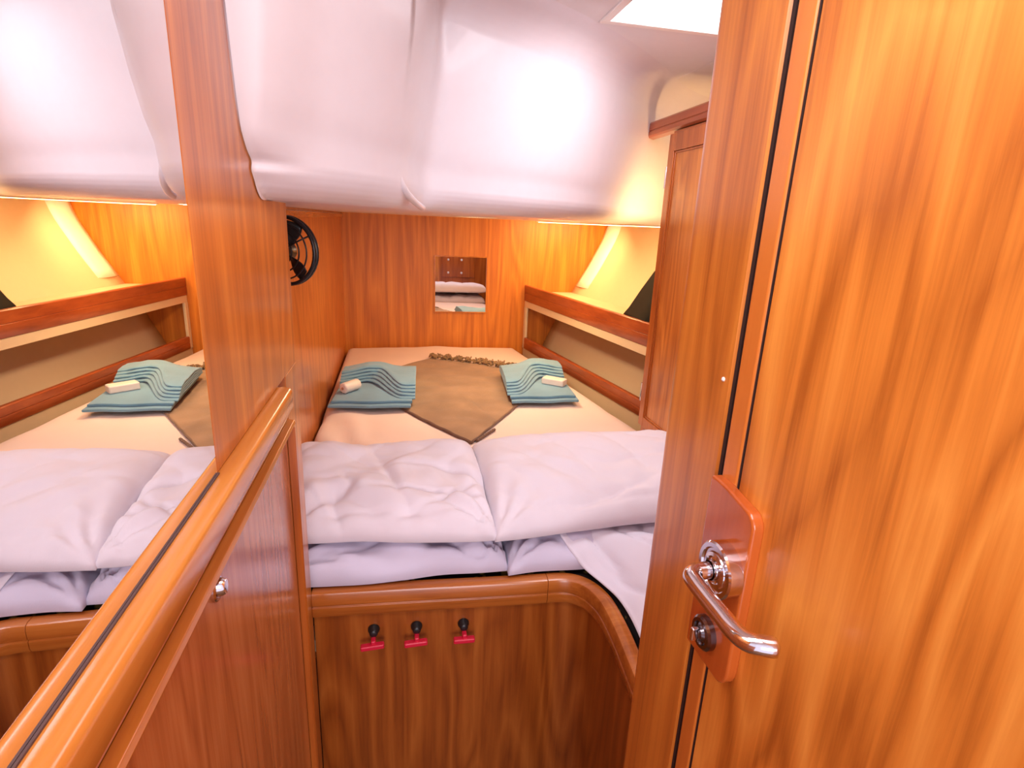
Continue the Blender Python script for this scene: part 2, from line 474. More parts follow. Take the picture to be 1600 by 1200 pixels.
# screw cap on the post
bm = bmesh.new(); lathe(bm, (XD, 0.5015, 1.3535), (-1, 0, 0), [(0, 0.0025), (0.001, 0.0023), (0.002, 0.001), (0.0022, 0)], 16)
tag(link('screw_cap', bm, 'cap', smooth=True), 'tiny white screw cap on the rounded door post', 'screw cap')

# ------------------------------------------------------------------ right door
door = thing('door_1', 'teak door on the right with lever handle', 'door', (XD + 0.015, 0.11, 0.02)); del door['category']; door['kind'] = 'structure'
box('door_panel', XD, XD + 0.03, -0.27, 0.4480, 0.02, ZT - 0.01, 'door', door, bevel=0.0015)
box('groove_shade_strip', XD + 0.0005, XD + 0.03, 0.4492, 0.4514, 0.02, ZT - 0.01, 'gap', door, bevel=0)  # dark strip filling the groove, its shade put into the colour
box('door_stile', XD - 0.001, XD + 0.03, 0.4515, 0.4790, 0.02, ZT - 0.01, 'stile', door, bevel=0.004)
box('gap_shade_strip', XD + 0.002, XD + 0.03, 0.4835, 0.4883, 0.02, ZT - 0.01, 'gap', door, bevel=0)  # dark strip over the post side, painting the shade of the gap
# mahogany backplate with clipped and rounded corners
pts = [(0.4790, 1.052), (0.4790, 1.257), (0.466, 1.2575), (0.452, 1.2565)]
for i in range(7):
    a = PI / 2 * i / 6
    pts.append((0.418 - 0.017 * math.sin(a), 1.234 + 0.017 * math.cos(a)))
pts += [(0.401, 1.075)]
for i in range(1, 7):
    a = PI / 2 * i / 6
    pts.append((0.418 - 0.017 * math.cos(a), 1.075 - 0.023 * math.sin(a)))
bm = bmesh.new(); prism_axis(bm, pts, 'x', XD - 0.012, XD + 0.001)
link('backplate', bm, 'plate', door, bevel=0.003, seg=3)
hx = XD - 0.012; hy, hz = 0.4290, 1.1775
handle = bpy.data.objects.new('door_handle', None); COL.objects.link(handle); handle.parent = door
handle.location = Vector((hx, hy, hz)) - world_loc(door)
handle['label'] = 'polished steel lever handle'
bm = bmesh.new()
lathe(bm, (hx, hy, hz), (-1, 0, 0), [(0, 0.0285), (0.013, 0.0285), (0.0148, 0.0268), (0.0148, 0.0225), (0.0125, 0.0212), (0.0125, 0.0185),
     (0.0145, 0.0175), (0.0150, 0.0140), (0.013, 0.0130), (0.014, 0.0105), (0.019, 0.0100)], 48)
link('rosette', bm, 'chrome', handle, smooth=True).modifiers.new('es', 'EDGE_SPLIT')
lx = hx - 0.043
pts = [(hx - 0.012, hy, hz), (hx - 0.030, hy, hz), (lx + 0.008, hy - 0.001, hz), (lx + 0.002, hy - 0.006, hz), (lx, hy - 0.014, hz), (lx, hy - 0.04, hz - 0.001),
       (lx, hy - 0.06, hz - 0.001), (lx, hy - 0.080, hz - 0.001), (lx + 0.003, hy - 0.093, hz - 0.001), (lx + 0.010, hy - 0.1005, hz), (lx + 0.024, hy - 0.106, hz)]
cp = catmull(pts, 6); bm = bmesh.new()
tube(bm, cp, [0.0086] * (len(cp) - 2) + [0.0080, 0.0055], 24)
link('lever', bm, 'chrome', handle, smooth=True)
bm = bmesh.new()
lathe(bm, (hx, 0.4430, 1.090), (-1, 0, 0), [(0, 0.0185), (0.006, 0.0185), (0.0085, 0.016), (0.0085, 0.0125), (0.006, 0.0115), (0.007, 0.008), (0.010, 0.006), (0.012, 0)], 40)
link('keyhole_rosette', bm, 'darkmetal', door, smooth=True).modifiers.new('es', 'EDGE_SPLIT')
bm = bmesh.new(); bx(bm, hx - 0.019, hx - 0.008, 0.4405, 0.4455, 1.082, 1.098)
link('thumb_turn', bm, 'chrome', door, bevel=0.002)

# ------------------------------------------------------------------ large mirror + cabinet on the left
mir = thing('wall_mirror', 'large wall mirror above the left cabinet reflecting the berth', 'mirror', (XL, 0.12, 1.2435))
box('mirror_glass', XL - 0.006, XL, -0.32, 0.5605, 1.2435, 1.94, 'mirror', mir, bevel=0)
box('mirror_backing', XL - 0.03, XL - 0.0065, -0.32, 0.5605, 1.2435, 1.94, 'gap', mir, bevel=0)

cab = thing('cabinet', 'teak cabinet with rounded top rail under the large mirror', 'cabinet', (-0.23, 0.35, 0.0))
CF = -0.1805
box('body', XW + 0.001, CF - 0.014, -0.32, 1.028, 0.0, 1.195, 'cab', cab, bevel=0.002)
# face frame
bm = bmesh.new()
bx(bm, CF - 0.014, CF - 0.001, 0.929, 1.030, 0.0, 1.2430)
bx(bm, CF - 0.014, CF - 0.001, -0.32, 0.935, 1.172, 1.195)
link('face_frame', bm, 'panel', cab, bevel=0.0015)
# rounded top rail
bm = bmesh.new()
pr = [(XL - 0.002, 1.196), (XL - 0.002, 1.243), (XL + 0.003, 1.243), (XL + 0.005, 1.2435), (XL + 0.010, 1.2435)]
for i in range(1, 7):
    a = PI / 2 * i / 6
    pr.append((XL + 0.010 + 0.010 * math.sin(a), 1.2335 + 0.010 * math.cos(a)))
pr += [(XL + 0.020, 1.212), (XL + 0.014, 1.203), (XL + 0.004, 1.200)]
prism_axis(bm, pr, 'y', -0.32, 0.868)
o = link('top_rail', bm, 'raily', cab, bevel=0.0008)
bm = bmesh.new(); bx(bm, XL + 0.0002, XL + 0.0018, -0.32, 0.562, 1.2425, 1.2445); link('rail_groove', bm, 'seal', cab)
# bead under the rail and around the door
cd = bpy.data.objects.new('cabinet_door', None); COL.objects.link(cd); cd.parent = cab
cd.location = Vector((CF, 0.35, 0.1)) - world_loc(cab)
box('door_board', CF - 0.0135, CF - 0.003, -0.30, 0.917, 0.10, 1.163, 'cab', cd, bevel=0.002)
bm = bmesh.new()
prb = [(0, 0), (0.0, 0.010), (0.004, 0.013), (0.010, 0.011), (0.012, 0.0)]
prism_axis(bm, [(CF - 0.003 + q[1], 1.158 + q[0]) for q in prb], 'y', -0.30, 0.929)
link('bead_moulding', bm, 'raily', cd, bevel=0.001)
bm = bmesh.new()
prism_axis(bm, [(CF - 0.003 + q[1], 0.917 + q[0]) for q in prb], 'z', 0.10, 1.157)
link('side_bead', bm, 'mahoz', cd, bevel=0.001)
bm = bmesh.new()
lathe(bm, (CF - 0.003, 0.522, 1.1385), (1, 0, 0), [(0, 0.0135), (0.003, 0.0135), (0.0045, 0.012), (0.0045, 0.0095), (0.003, 0.009), (0.009, 0.008), (0.0115, 0.0065), (0.012, 0)], 32)
for v in bm.verts: v.co.y = 0.522 + (v.co.y - 0.522) * 0.9; v.co.z = 1.1385 + (v.co.z - 1.1385) * 1.15
link('latch_button', bm, 'chrome', cd, smooth=True).modifiers.new('es', 'EDGE_SPLIT')

# ------------------------------------------------------------------ small mirror on rear bulkhead
smr = thing('small_mirror', 'small square mirror on the rear teak bulkhead', 'mirror', (0.363, YB - 0.001, 0.976))
box('mirror_glass', 0.214, 0.513, YB - 0.006, YB - 0.0025, 0.978, 1.2955, 'mirror', smr, bevel=0)
bm = bmesh.new()
for q in ((0.208, 0.519, 0.972, 0.978), (0.208, 0.519, 1.2955, 1.3015), (0.208, 0.214, 0.978, 1.2955), (0.513, 0.519, 0.978, 1.2955)):
    bx(bm, q[0], q[1], YB - 0.008, YB - 0.0005, q[2], q[3])
link('mirror_edge', bm, 'raily', smr, bevel=0.001)

# access panel with four pale caps behind the post (seen in the small mirror)
ap = thing('access_panel', 'dark wooden access panel with four pale caps, reflected in the small mirror', 'panel', (0.59, 0.616, 0.90))
box('board', 0.46, 0.80, 0.6155, 0.628, 0.92, 1.17, 'mahoz', ap, bevel=0.003)
for x, z in ((0.522, 1.10), (0.661, 1.10), (0.522, 0.966), (0.661, 0.966)):
    bm = bmesh.new(); lathe(bm, (x, 0.628, z), (0, 1, 0), [(0, 0.0115), (0.004, 0.0110), (0.008, 0.007), (0.009, 0)], 20)
    link('cap', bm, 'cap', ap, smooth=True)

# ------------------------------------------------------------------ fan
fan = thing('cabin_fan', 'black caged cabin fan on the left side wall', 'fan', (XW, 1.37, 1.36))
fc = Vector((-0.2240, 1.245, 1.424)); fr = 0.0715
ux = Vector((math.cos(math.radians(-24)), math.sin(math.radians(-24)), 0)); uz = Vector((0, 0, 1)); un = ux.cross(uz)  # un points to camera side
if un.y > 0: un = -un
def ring(bm, rad, off, t, seg=56):
    tube(bm, [fc + ux * rad * math.cos(2 * PI * i / seg) + uz * rad * math.sin(2 * PI * i / seg) + un * off for i in range(seg)], t, 8, closed=True)
bm = bmesh.new()
for off in (-0.005, 0.005): ring(bm, fr - 0.004, off, 0.0040)
link('outer_ring', bm, 'black', fan, smooth=True)
bm = bmesh.new()
for rad, off in ((0.026, 0.020), (0.041, 0.018), (0.056, 0.015)): ring(bm, rad, off, 0.0016)
for k in range(3):
    a = math.radians(28 + 120 * k)
    d = ux * math.cos(a) + uz * math.sin(a)
    tube(bm, [fc + un * 0.020 + d * 0.012, fc + un * 0.0185 + d * 0.045, fc + un * 0.012 + d * (fr - 0.004)], 0.0017, 8)
link('guard', bm, 'black', fan, smooth=True)
for k in range(3):
    bm = bmesh.new(); rows = []
    a0 = math.radians(-52 + 120 * k)
    for i in range(7):
        rr = 0.010 + 0.052 * i / 6
        row = []
        for j in range(7):
            a = a0 + (j / 6 - 0.5) * (0.50 + 0.30 * math.sin(PI * i / 6))
            d = ux * math.cos(a) + uz * math.sin(a)
            row.append(fc + d * rr + un * (j / 6 - 0.5) * 0.012)
        rows.append(row)
    grid(bm, rows)
    o = link('blade', bm, 'black', fan, smooth=True)
    md = o.modifiers.new('thick', 'SOLIDIFY'); md.thickness = 0.0015
bm = bmesh.new(); lathe(bm, fc + un * 0.034, tuple(-un), [(0, 0), (0, 0.014), (0.004, 0.018), (0.045, 0.018), (0.05, 0.012), (0.05, 0)], 24)
link('motor', bm, 'black', fan, smooth=True)
bm = bmesh.new()
tube(bm, [fc + un * 0.020, Vector((-0.262, 1.27, 1.405)), Vector((XW + 0.006, 1.31, 1.385)), Vector((XW + 0.004, 1.37, 1.38))], 0.006, 10)
bx(bm, XW, XW + 0.008, 1.34, 1.40, 1.35, 1.41)
link('bracket', bm, 'black', fan, smooth=False)

# ------------------------------------------------------------------ berth
inner = [(-0.180, 1.052), (0.00, 1.044), (0.15, 1.036), (0.28, 1.030), (0.345, 1.0275), (0.385, 1.012), (0.412, 0.982), (0.427, 0.94), (0.431, 0.90),
         (0.4295, 0.835), (0.424, 0.77), (0.418, 0.70), (0.413, 0.625)]
curve = [(p.x, p.y) for p in catmull([(a, c, 0) for a, c in inner], 5)]
berth = thing('berth', 'built-in teak berth base with curved front edge', 'berth', (0.2, 2.0, 0.0))
# offsets: positive = to the right of travel = towards the camera side
bm = bmesh.new()
split = [i for i, p in enumerate(curve) if p[0] > 0.30][0]
ZF = 0.758
prt = [(0.0, ZF - 0.060), (0.0, ZF - 0.002), (0.003, ZF), (0.020, ZF), (0.027, ZF - 0.003), (0.030, ZF - 0.010), (0.030, ZF - 0.030), (0.0275, ZF - 0.0315), (0.0275, ZF - 0.0340), (0.030, ZF - 0.0355),
       (0.030, ZF - 0.052), (0.026, ZF - 0.060)]
sweep(bm, curve[:split + 1], prt)
link('straight_fiddle', bm, 'trimx', berth, bevel=0.0008)
bm = bmesh.new(); c2 = curve[split:]; c2[0] = (c2[0][0] + 0.0008, c2[0][1])
sweep(bm, c2, prt)
link('curved_fiddle', bm, 'trimx', berth, bevel=0.0008)
bm = bmesh.new()
sweep(bm, curve, [(0.004, 0.0), (0.004, ZF - 0.0605), (0.016, ZF - 0.0605), (0.016, 0.0)])
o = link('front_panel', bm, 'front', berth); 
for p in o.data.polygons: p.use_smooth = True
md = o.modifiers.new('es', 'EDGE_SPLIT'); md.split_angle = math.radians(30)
# base board
bp = [(x, y + 0.006) if y > 1.0 else (x + 0.006, y) for x, y in curve]
poly = [(XW + 0.003, 1.06)] + bp + [(0.832, 0.63), (0.832, 1.74), (0.975, 1.74), (0.735, 3.285), (XW + 0.003, 3.285)]
bm = bmesh.new(); prism(bm, poly, 0.585, 0.615)
link('base_board', bm, 'cream', berth)

# mattress
mat_poly = [(XW + 0.012, 1.095)] + [((x + 0.008, y + 0.034 * (1 - sm(0.20, 0.36, x)) + 0.012)) if y > 1.0 else (x + 0.014, y + 0.004) for x, y in curve if x > -0.17 and y > 0.65] + \
           [(0.815, 0.66), (0.815, 1.74), (0.905, 1.80), (0.70, 3.27), (XW + 0.012, 3.27)]
mat = thing('mattress', 'berth mattress under a cream fitted sheet', 'mattress', (0.2, 2.0, 0.6155))
bm = bmesh.new(); prism(bm, mat_poly, 0.6155, 0.744)
link('mattress_core', bm, 'ticking', mat, bevel=0.012, seg=3)
def edgeR(y):
    if y > 1.80: return 0.70 + (3.27 - y) * (0.205 / 1.47)
    if y > 1.74: return 0.905 - (1.80 - y) * 1.5
    return 0.815
bm = bmesh.new(); rows = []
NY, NX = 130, 80
for i in range(NY + 1):
    y = 1.14 + (3.282 - 1.14) * i / NY
    xl, xr = XW + 0.004, edgeR(y) + 0.004
    row = []
    for j in range(NX + 1):
        u = j / NX
        x = xl + (xr - xl) * u
        dl = (x - xl); dr = (xr - x); db = 3.282 - y; df = y - 1.14
        e = 1.0
        drop = 0.0
        for d, rad in ((dl, 0.045), (dr, 0.05), (db, 0.05)):
            t = max(0, 1 - d / rad); drop = max(drop, 1 - math.sqrt(max(0, 1 - t * t)))
        z = 0.768 + 0.006 * math.sin(PI * u) - 0.045 * drop
        z += 0.004 * noise.noise(Vector((x * 3.2, y * 3.2, 0)))
        z -= 0.018 * (1 - sm(1.38, 1.47, y))
        # soft creases running from the left wall
        wl = math.exp(-((x - xl) / 0.22) ** 2) * sm(1.2, 1.5, y) * (1 - sm(2.1, 2.6, y))
        z += wl * 0.008 * math.sin(46 * (x * 0.8 + y * 0.35) + 4 * noise.noise(Vector((x * 5, y * 5, 2))))
        z += 0.010 * math.exp(-((x - 0.22) / 0.09) ** 2 - ((y - 3.2) / 0.07) ** 2)
        z += 0.0022 * noise.noise(Vector((x * 14, y * 9, 5)))
        row.append((x, y, z))
    rows.append([(xl, y, 0.700)] + row + [(xr, y, 0.700)])
rows.append([(p[0], 3.2825, 0.70) for p in rows[-1]])
grid(bm, rows)
link('fitted_sheet', bm, 'sheet', mat, smooth=True)

# pillows
def pillow(name, x0, x1, y0, y1, z0, h, seed, mat_, tilt=0.0, sag=0.0, wr=1.0, pu=12, pv=4.0, sf=0.22, edge=None):
    NXp, NYp = 90, 64
    bm = bmesh.new(); top = []; bot = []
    for i in range(NYp + 1):
        v = i / NYp * 2 - 1; rt = []; rb = []
        for j in range(NXp + 1):
            u = j / NXp * 2 - 1
            eu = 1 - abs(u) ** pu; ev = 1 - abs(v) ** (pv if v < 0 else 7.0)
            k = max(0.0, eu) ** 0.5 * max(0.0, ev) ** 0.5
            x = (x0 + x1) / 2 + u * (x1 - x0) / 2 * (1 - 0.02 * (1 - abs(v)) * 0)
            y = (y0 + y1) / 2 + v * (y1 - y0) / 2
            # irregular seams
            y += 0.010 * noise.noise(Vector((x * 7, seed, v))) * (abs(v) ** 3)
            x += 0.006 * noise.noise(Vector((seed, y * 9, u))) * (abs(u) ** 3)
            if edge: y += edge(u) * (0.5 - v / 2)
            P = Vector((x * 6 + seed * 3.1, y * 6, seed))
            wr1 = noise.noise(P) * 0.010 + noise.noise(P * 2.4) * 0.0045
            # diagonal creases gathering at the corners / seam
            rr = math.hypot((abs(u) - 1) * (x1 - x0) / 2, (v + 1) * (y1 - y0) / 2)
            ang = math.atan2((v + 1) * (y1 - y0) / 2 + 1e-4, (1 - abs(u)) * (x1 - x0) / 2 + 1e-4)
            wr1 += 0.0060 * math.sin(ang * 13 + seed + 3 * noise.noise(P * 0.8)) * math.exp(-(rr / 0.13) ** 2) * min(1, rr / 0.04)
            lowf = max(0, -v) ** 1.5
            wr1 += 0.0045 * lowf * noise.ridged_multi_fractal(Vector((x * 9 + y * 6, y * 20, seed)), 1.0, 2.0, 3, 1.0, 2.0) * 0.6
            for q_, (dx, dy, sc, am) in enumerate(((0.9, 0.5, 7.0, 0.013), (-0.5, 1.0, 9.0, 0.011), (0.15, 1.0, 13.0, 0.008), (0.7, 0.9, 19.0, 0.005))):
                nn = noise.noise(Vector(((x * dx + y * dy) * sc, (x * dy - y * dx) * sc * 0.28, seed * 5 + q_ * 9)))
                cre = max(0.0, 1 - abs(nn) * 4.5) ** 1.5
                wr1 -= am * cre * (0.35 + 0.65 * sm(0.5, -0.6, v)) * (0.5 + noise.noise(Vector((x * 4, y * 4, seed + q_))))
            if pv < 5: wr1 -= 0.0035 * math.exp(-((v + 0.80) / 0.035) ** 2) - 0.002 * math.exp(-((v + 0.90) / 0.04) ** 2)
            base = z0 + tilt * (v + 1) / 2
            rt.append((x, y, base + h * sf + h * (1 - sf) * k + wr1 * wr * k))
            rb.append((x, y, base + h * sf - h * sf * k))
        top.append(rt); bot.append(rb)
    T = grid(bm, top); B = grid(bm, bot)
    bmesh.ops.remove_doubles(bm, verts=bm.verts, dist=0.0004)
    return link(name, bm, mat_, None, smooth=True)
G = 'pillows stacked along the front of the berth'
p = pillow('pillow', -0.262, 0.232, 1.034, 1.44, 0.7575, 0.066, 1.3, 'pillow2', wr=2.0, pv=8, sf=0.12)
tag(base_at(p, (-0.02, 1.25, 0.765)), 'lavender-white lower pillow under the left upper pillow, beside the cabinet end', 'pillow', G)
p = pillow('pillow', 0.227, 0.80, 1.020, 1.44, 0.7575, 0.066, 4.7, 'pillow2', wr=1.7, pv=8, sf=0.12)
tag(base_at(p, (0.5, 1.25, 0.765)), 'lavender-white lower pillow under the right upper pillow, beside the draped sheet', 'pillow', G)
p = pillow('pillow', -0.270, 0.202, 1.032, 1.435, 0.825, 0.090, 2.2, 'pillow', tilt=0.030, wr=2.0, pv=3.0, edge=lambda u: 0.05 * (1 - u) / 2)
tag(base_at(p, (-0.03, 1.24, 0.85)), 'wrinkled white upper pillow on the left, against the side wall', 'pillow', G)
p = pillow('pillow', 0.194, 0.81, 1.028, 1.45, 0.825, 0.090, 7.9, 'pillow', tilt=0.034, wr=1.5, pv=3.0, edge=lambda u: 0.06 * (1 + u) / 2)
tag(base_at(p, (0.5, 1.24, 0.85)), 'smooth white upper pillow on the right, partly hidden by the door post', 'pillow', G)

# white sheet draped over the right front corner of the mattress
bm = bmesh.new(); rows = []
edgeL = [(0.352, 1.062, 0.828), (0.372, 1.036, 0.800), (0.393, 1.010, 0.776), (0.420, 0.966, 0.766), (0.437, 0.918, 0.764), (0.441, 0.86, 0.763), (0.436, 0.79, 0.762), (0.430, 0.71, 0.761), (0.425, 0.65, 0.760)]
ec = catmull(edgeL, 7); nE = len(ec)
for i, p in enumerate(ec):
    t = i / (nE - 1); row = []
    tgt = Vector((0.80, 1.10 - 0.43 * t, 0.826 - 0.010 * t))
    for j in range(61):
        s = j / 60
        q = p.lerp(tgt, s)
        hgt = 0.826 - 0.012 * t
        q.z = p.z + (hgt - p.z) * sm(0, 0.30, s)
        fold = math.sin(13 * (q.x - 0.35) * 3.0 - 9.0 * (1.08 - q.y) + 2 * noise.noise(q * 6)) * 0.010
        q.z -= 0.012 * max(0.0, 1 - abs(noise.noise(Vector((q.x * 9 + q.y * 7, q.y * 3 - q.x * 2, 4.0)))) * 5) ** 2 * sm(0, 0.1, s)
        q.z += fold * sm(0, 0.08, s) * sm(0.0, 0.15, t) + 0.010 * noise.noise(q * 9) * sm(0, 0.1, s)
        row.append(q)
    rows.append(row)
# tuck the upper edge under the pillow
r0 = [Vector((q.x, q.y + 0.12, 0.842)) for q in rows[0]]
rows = [r0] + rows
grid(bm, rows)
o = link('draped_sheet', bm, 'sheetw', smooth=True)
md = o.modifiers.new('thick', 'SOLIDIFY'); md.thickness = 0.002
tag(base_at(o, (0.6, 0.9, 0.77)), 'white sheet draped over the front right corner of the mattress', 'sheet')

# ------------------------------------------------------------------ throw
thr = thing('throw_blanket', 'brown woven throw blanket laid as a diamond across the bed', 'blanket', (0.22, 2.4, 0.78))
def bedz(x, y):
    u = (x - XW) / (edgeR(y) - XW)
    return 0.768 + 0.006 * math.sin(PI * max(0, min(1, u))) + 0.004 * noise.noise(Vector((x * 3.2, y * 3.2, 0)))
A = Vector((0.236, 1.735)); Lf = Vector((-0.225, 2.52)); Tl = Vector((0.165, 2.93)); Tr = Vector((0.612, 2.68)); Rt = Vector((0.655, 2.42))
bm = bmesh.new(); rows = []
# parametrise: s across (left edge -> right edge), t from tip to fringe
leftE = [A, Lf.lerp(A, 0.5), Lf, Tl]; 
def chain(pts, t):
    ls = [(pts[i + 1] - pts[i]).length for i in range(len(pts) - 1)]; T = sum(ls) * t
    for i, l in enumerate(ls):
        if T <= l or i == len(ls) - 1: return pts[i].lerp(pts[i + 1], min(1, T / l))
        T -= l
for i in range(81):
    t = i / 80
    a = chain([A, Lf, Tl], t); c = chain([A, Rt, Tr], t)
    row = []
    for j in range(61):
        s = j / 60; q = a.lerp(c, s)
        z = bedz(q.x, q.y) + 0.0105
        z += 0.0022 * math.sin(q.y * 60 + 6 * noise.noise(Vector((q.x * 3, q.y * 2, 1)))) * 0.5
        z += 0.004 * noise.noise(Vector((q.x * 9, q.y * 9, 3)))
        z += 0.006 * math.exp(-((q.x - 0.30 + 0.05 * math.sin(q.y * 6)) / 0.012) ** 2) * sm(1.8, 2.0, q.y) * (1 - sm(2.3, 2.5, q.y))
        row.append((q.x, q.y, z))
    rows.append(row)
grid(bm, rows)
bmesh.ops.remove_doubles(bm, verts=bm.verts, dist=0.0005)
o = link('cloth', bm, 'throw', thr, smooth=True)
md = o.modifiers.new('thick', 'SOLIDIFY'); md.thickness = 0.006; md.offset = -1
# doubled dark hem edges
bm = bmesh.new()
def hem(P, Q, r):
    tube(bm, [(P.lerp(Q, k / 30).x, P.lerp(Q, k / 30).y, bedz(P.lerp(Q, k / 30).x, P.lerp(Q, k / 30).y) + 0.0065 + 0.0015 * math.sin(k * 1.7)) for k in range(31)], r, 8)
hem(A, Lf, 0.0055); hem(A, Rt, 0.0045)
off = Vector((0.012, 0.03))
hem(A + Vector((0.02, 0.015)), A + Vector((0.10, 0.12)), 0.005)
link('hem', bm, 'hem', thr, smooth=True)
bm = bmesh.new()
for k in range(64):
    t = k / 63; q = Tl.lerp(Tr, t)
    d = Vector((0.35 + random.uniform(-0.5, 0.5), 0.9)).normalized(); l = random.uniform(0.05, 0.095)
    pts = []
    for m_ in range(7):
        s = m_ / 6; x = q.x + d.x * l * s + 0.010 * math.sin(s * 7 + k); y = q.y - 0.008 + d.y * l * s
        pts.append((x, y, bedz(x, y) + 0.008 + 0.018 * abs(math.sin(s * 5 + k * 1.3))))
    tube(bm, pts, 0.0042, 6)
o = link('fringe', bm, 'fringe', thr, smooth=True)

# ------------------------------------------------------------------ towels
def slab(bm, pts, z0, z1, r=0.004):
    """soft-edged flat layer"""
    n = len(pts); c = Vector((sum(p[0] for p in pts) / n, sum(p[1] for p in pts) / n))
    lv = [(0.0, z0 + r * 0.0, r), (0.3, z0 + r * 0.3, r * 0.25), (0.5, (z0 + z1) / 2, 0.0), (0.7, z1 - r * 0.3, r * 0.25), (1.0, z1, r)]
    rings = []
    for _, z, ins in lv:
        ring_ = []
        for p in pts:
            d = Vector(p) - c; L_ = d.length
            q = c + d * ((L_ - ins) / L_)
            ring_.append(bm.verts.new((q.x, q.y, z + 0.0012 * noise.noise(Vector((q.x * 30, q.y * 30, z * 40))))))
        rings.append(ring_)
    for a, b_ in zip(rings, rings[1:]):
        for k in range(n): bm.faces.new((a[k], a[(k + 1) % n], b_[(k + 1) % n], b_[k]))
    bm.faces.new(rings[0][::-1]); bm.faces.new(rings[-1])

def towel(label, corners, mirror, zb, rot_soap, soap_uv, soap_label, round_soap):
    # corners: near-left, near-right, far-right, far-left in plan ; (u,v) in 0..1
    nl, nr, fr_, fl = [Vector(c) for c in corners]
    def P(u, v):
        if mirror: u = 1 - u
        return (nl.lerp(nr, u)).lerp(fl.lerp(fr_, u), v)
    cen = P(0.5, 0.5)
    root = thing('folded_towel', label, 'towel', (cen.x, cen.y, zb), 'folded towels on the bed')
    bm = bmesh.new()
    def rect(u0, u1, v0, v1, n=10):
        o_ = [P(u0 + (u1 - u0) * i / n, v0 + 0.01 * math.sin(i)) for i in range(n)]
        o_ += [P(u1, v0 + (v1 - v0) * i / n) for i in range(n)]
        o_ += [P(u1 - (u1 - u0) * i / n, v1) for i in range(n)]
        o_ += [P(u0, v1 - (v1 - v0) * i / n) for i in range(n)]
        return o_
    slab(bm, rect(0, 0.95, 0.0, 0.94), zb, zb + 0.012, 0.005)
    slab(bm, rect(0.03, 0.965, 0.05, 0.96), zb + 0.012, zb + 0.024, 0.005)
    link('base_fold', bm, 'towel', root, smooth=True).modifiers.new('es', 'EDGE_SPLIT').split_angle = math.radians(50)
    # fanned pleats: each layer bounded by an S-shaped edge
    N_ = 5
    for k in range(N_):
        s = k / (N_ - 1)
        bm = bmesh.new()
        edge_ = []
        for i in range(25):
            u = 1.0 - i / 24 * (1.0 - 0.02)
            # S curve: low at the right, climbing to a crest at u~0.38, then to the left edge
            v = 0.10 + 0.15 * s + (0.50 - 0.06 * s) * (1 - sm(0.34 + 0.16 * s, 0.86, u))
            v -= 0.10 * (1 - sm(0.0, 0.35 + 0.1 * s, u)) * (1 - s * 0.6)
            edge_.append((u, v))
        NV = 14; rowsT = []
        for (u, v) in edge_:
            row = []
            for j in range(NV + 1):
                vv = v + (0.99 - v) * j / NV
                q = P(min(1, u), vv)
                tt = j / NV
                zz = zb + 0.024 + 0.0085 * (k + 1)
                crest = math.exp(-((u - 0.42) / 0.28) ** 2)
                zz += 0.022 * crest * (0.4 + 0.6 * s)
                zz -= 0.006 * math.exp(-(tt / 0.07) ** 2)
                zz -= (0.0085 * (k + 1) * 0.9 + 0.02 * crest) * max(0, (tt - 0.55) / 0.45) ** 2 * 0.5
                zz += 0.003 * noise.noise(Vector((q.x * 25, q.y * 25, k)))
                row.append((q.x, q.y, zz))
            rowsT.append(row)
        grid(bm, rowsT)
        o = link('pleat', bm, 'towel', root, smooth=True)
        md = o.modifiers.new('thick', 'SOLIDIFY'); md.thickness = 0.0065; md.offset = -1
        md = o.modifiers.new('b', 'BEVEL'); md.width = 0.002; md.segments = 2
    # soap
    sp = P(*soap_uv); zs = zb + 0.0245
    bm = bmesh.new()
    if round_soap:
        d = Vector((math.cos(rot_soap), math.sin(rot_soap), 0)); c = Vector((sp.x, sp.y, zs + 0.022))
        lathe(bm, c - d * 0.045, tuple(d), [(0, 0), (0, 0.014), (0.002, 0.020), (0.006, 0.022), (0.084, 0.022), (0.089, 0.019), (0.09, 0)], 10)
    else:
        bx(bm, -0.052, 0.052, -0.026, 0.026, 0, 0.030)
        bmesh.ops.rotate(bm, verts=bm.verts, cent=(0, 0, 0), matrix=Matrix.Rotation(rot_soap, 3, 'Z'))
        bmesh.ops.translate(bm, verts=bm.verts, vec=(sp.x, sp.y, zs))
    o = link('soap', bm, 'soap', None, smooth=round_soap, bevel=0.006, seg=3)
    base_at(o, (sp.x, sp.y, zs)); tag(o, soap_label, 'soap', 'soaps on the towels')
    if round_soap:
        bm = bmesh.new(); lathe(bm, c - d * 0.0455, tuple(-d), [(0, 0.006), (0.0008, 0.0055), (0.001, 0)], 12)
        link('wrapper_end', bm, 'soap_end', o, smooth=True)
towel('blue-green folded towel on the left side of the bed', [(-0.268, 2.10), (0.060, 2.08), (0.080, 2.56), (-0.235, 2.53)], False, 0.7905,
      math.radians(52), (0.20, 0.33), 'white rolled soap on the left towel', True)
towel('blue-green folded towel on the right side of the bed', [(0.435, 2.11), (0.735, 2.11), (0.775, 2.62), (0.475, 2.56)], True, 0.7905,
      math.radians(-38), (0.24, 0.38), 'white soap bar on the right towel', False)

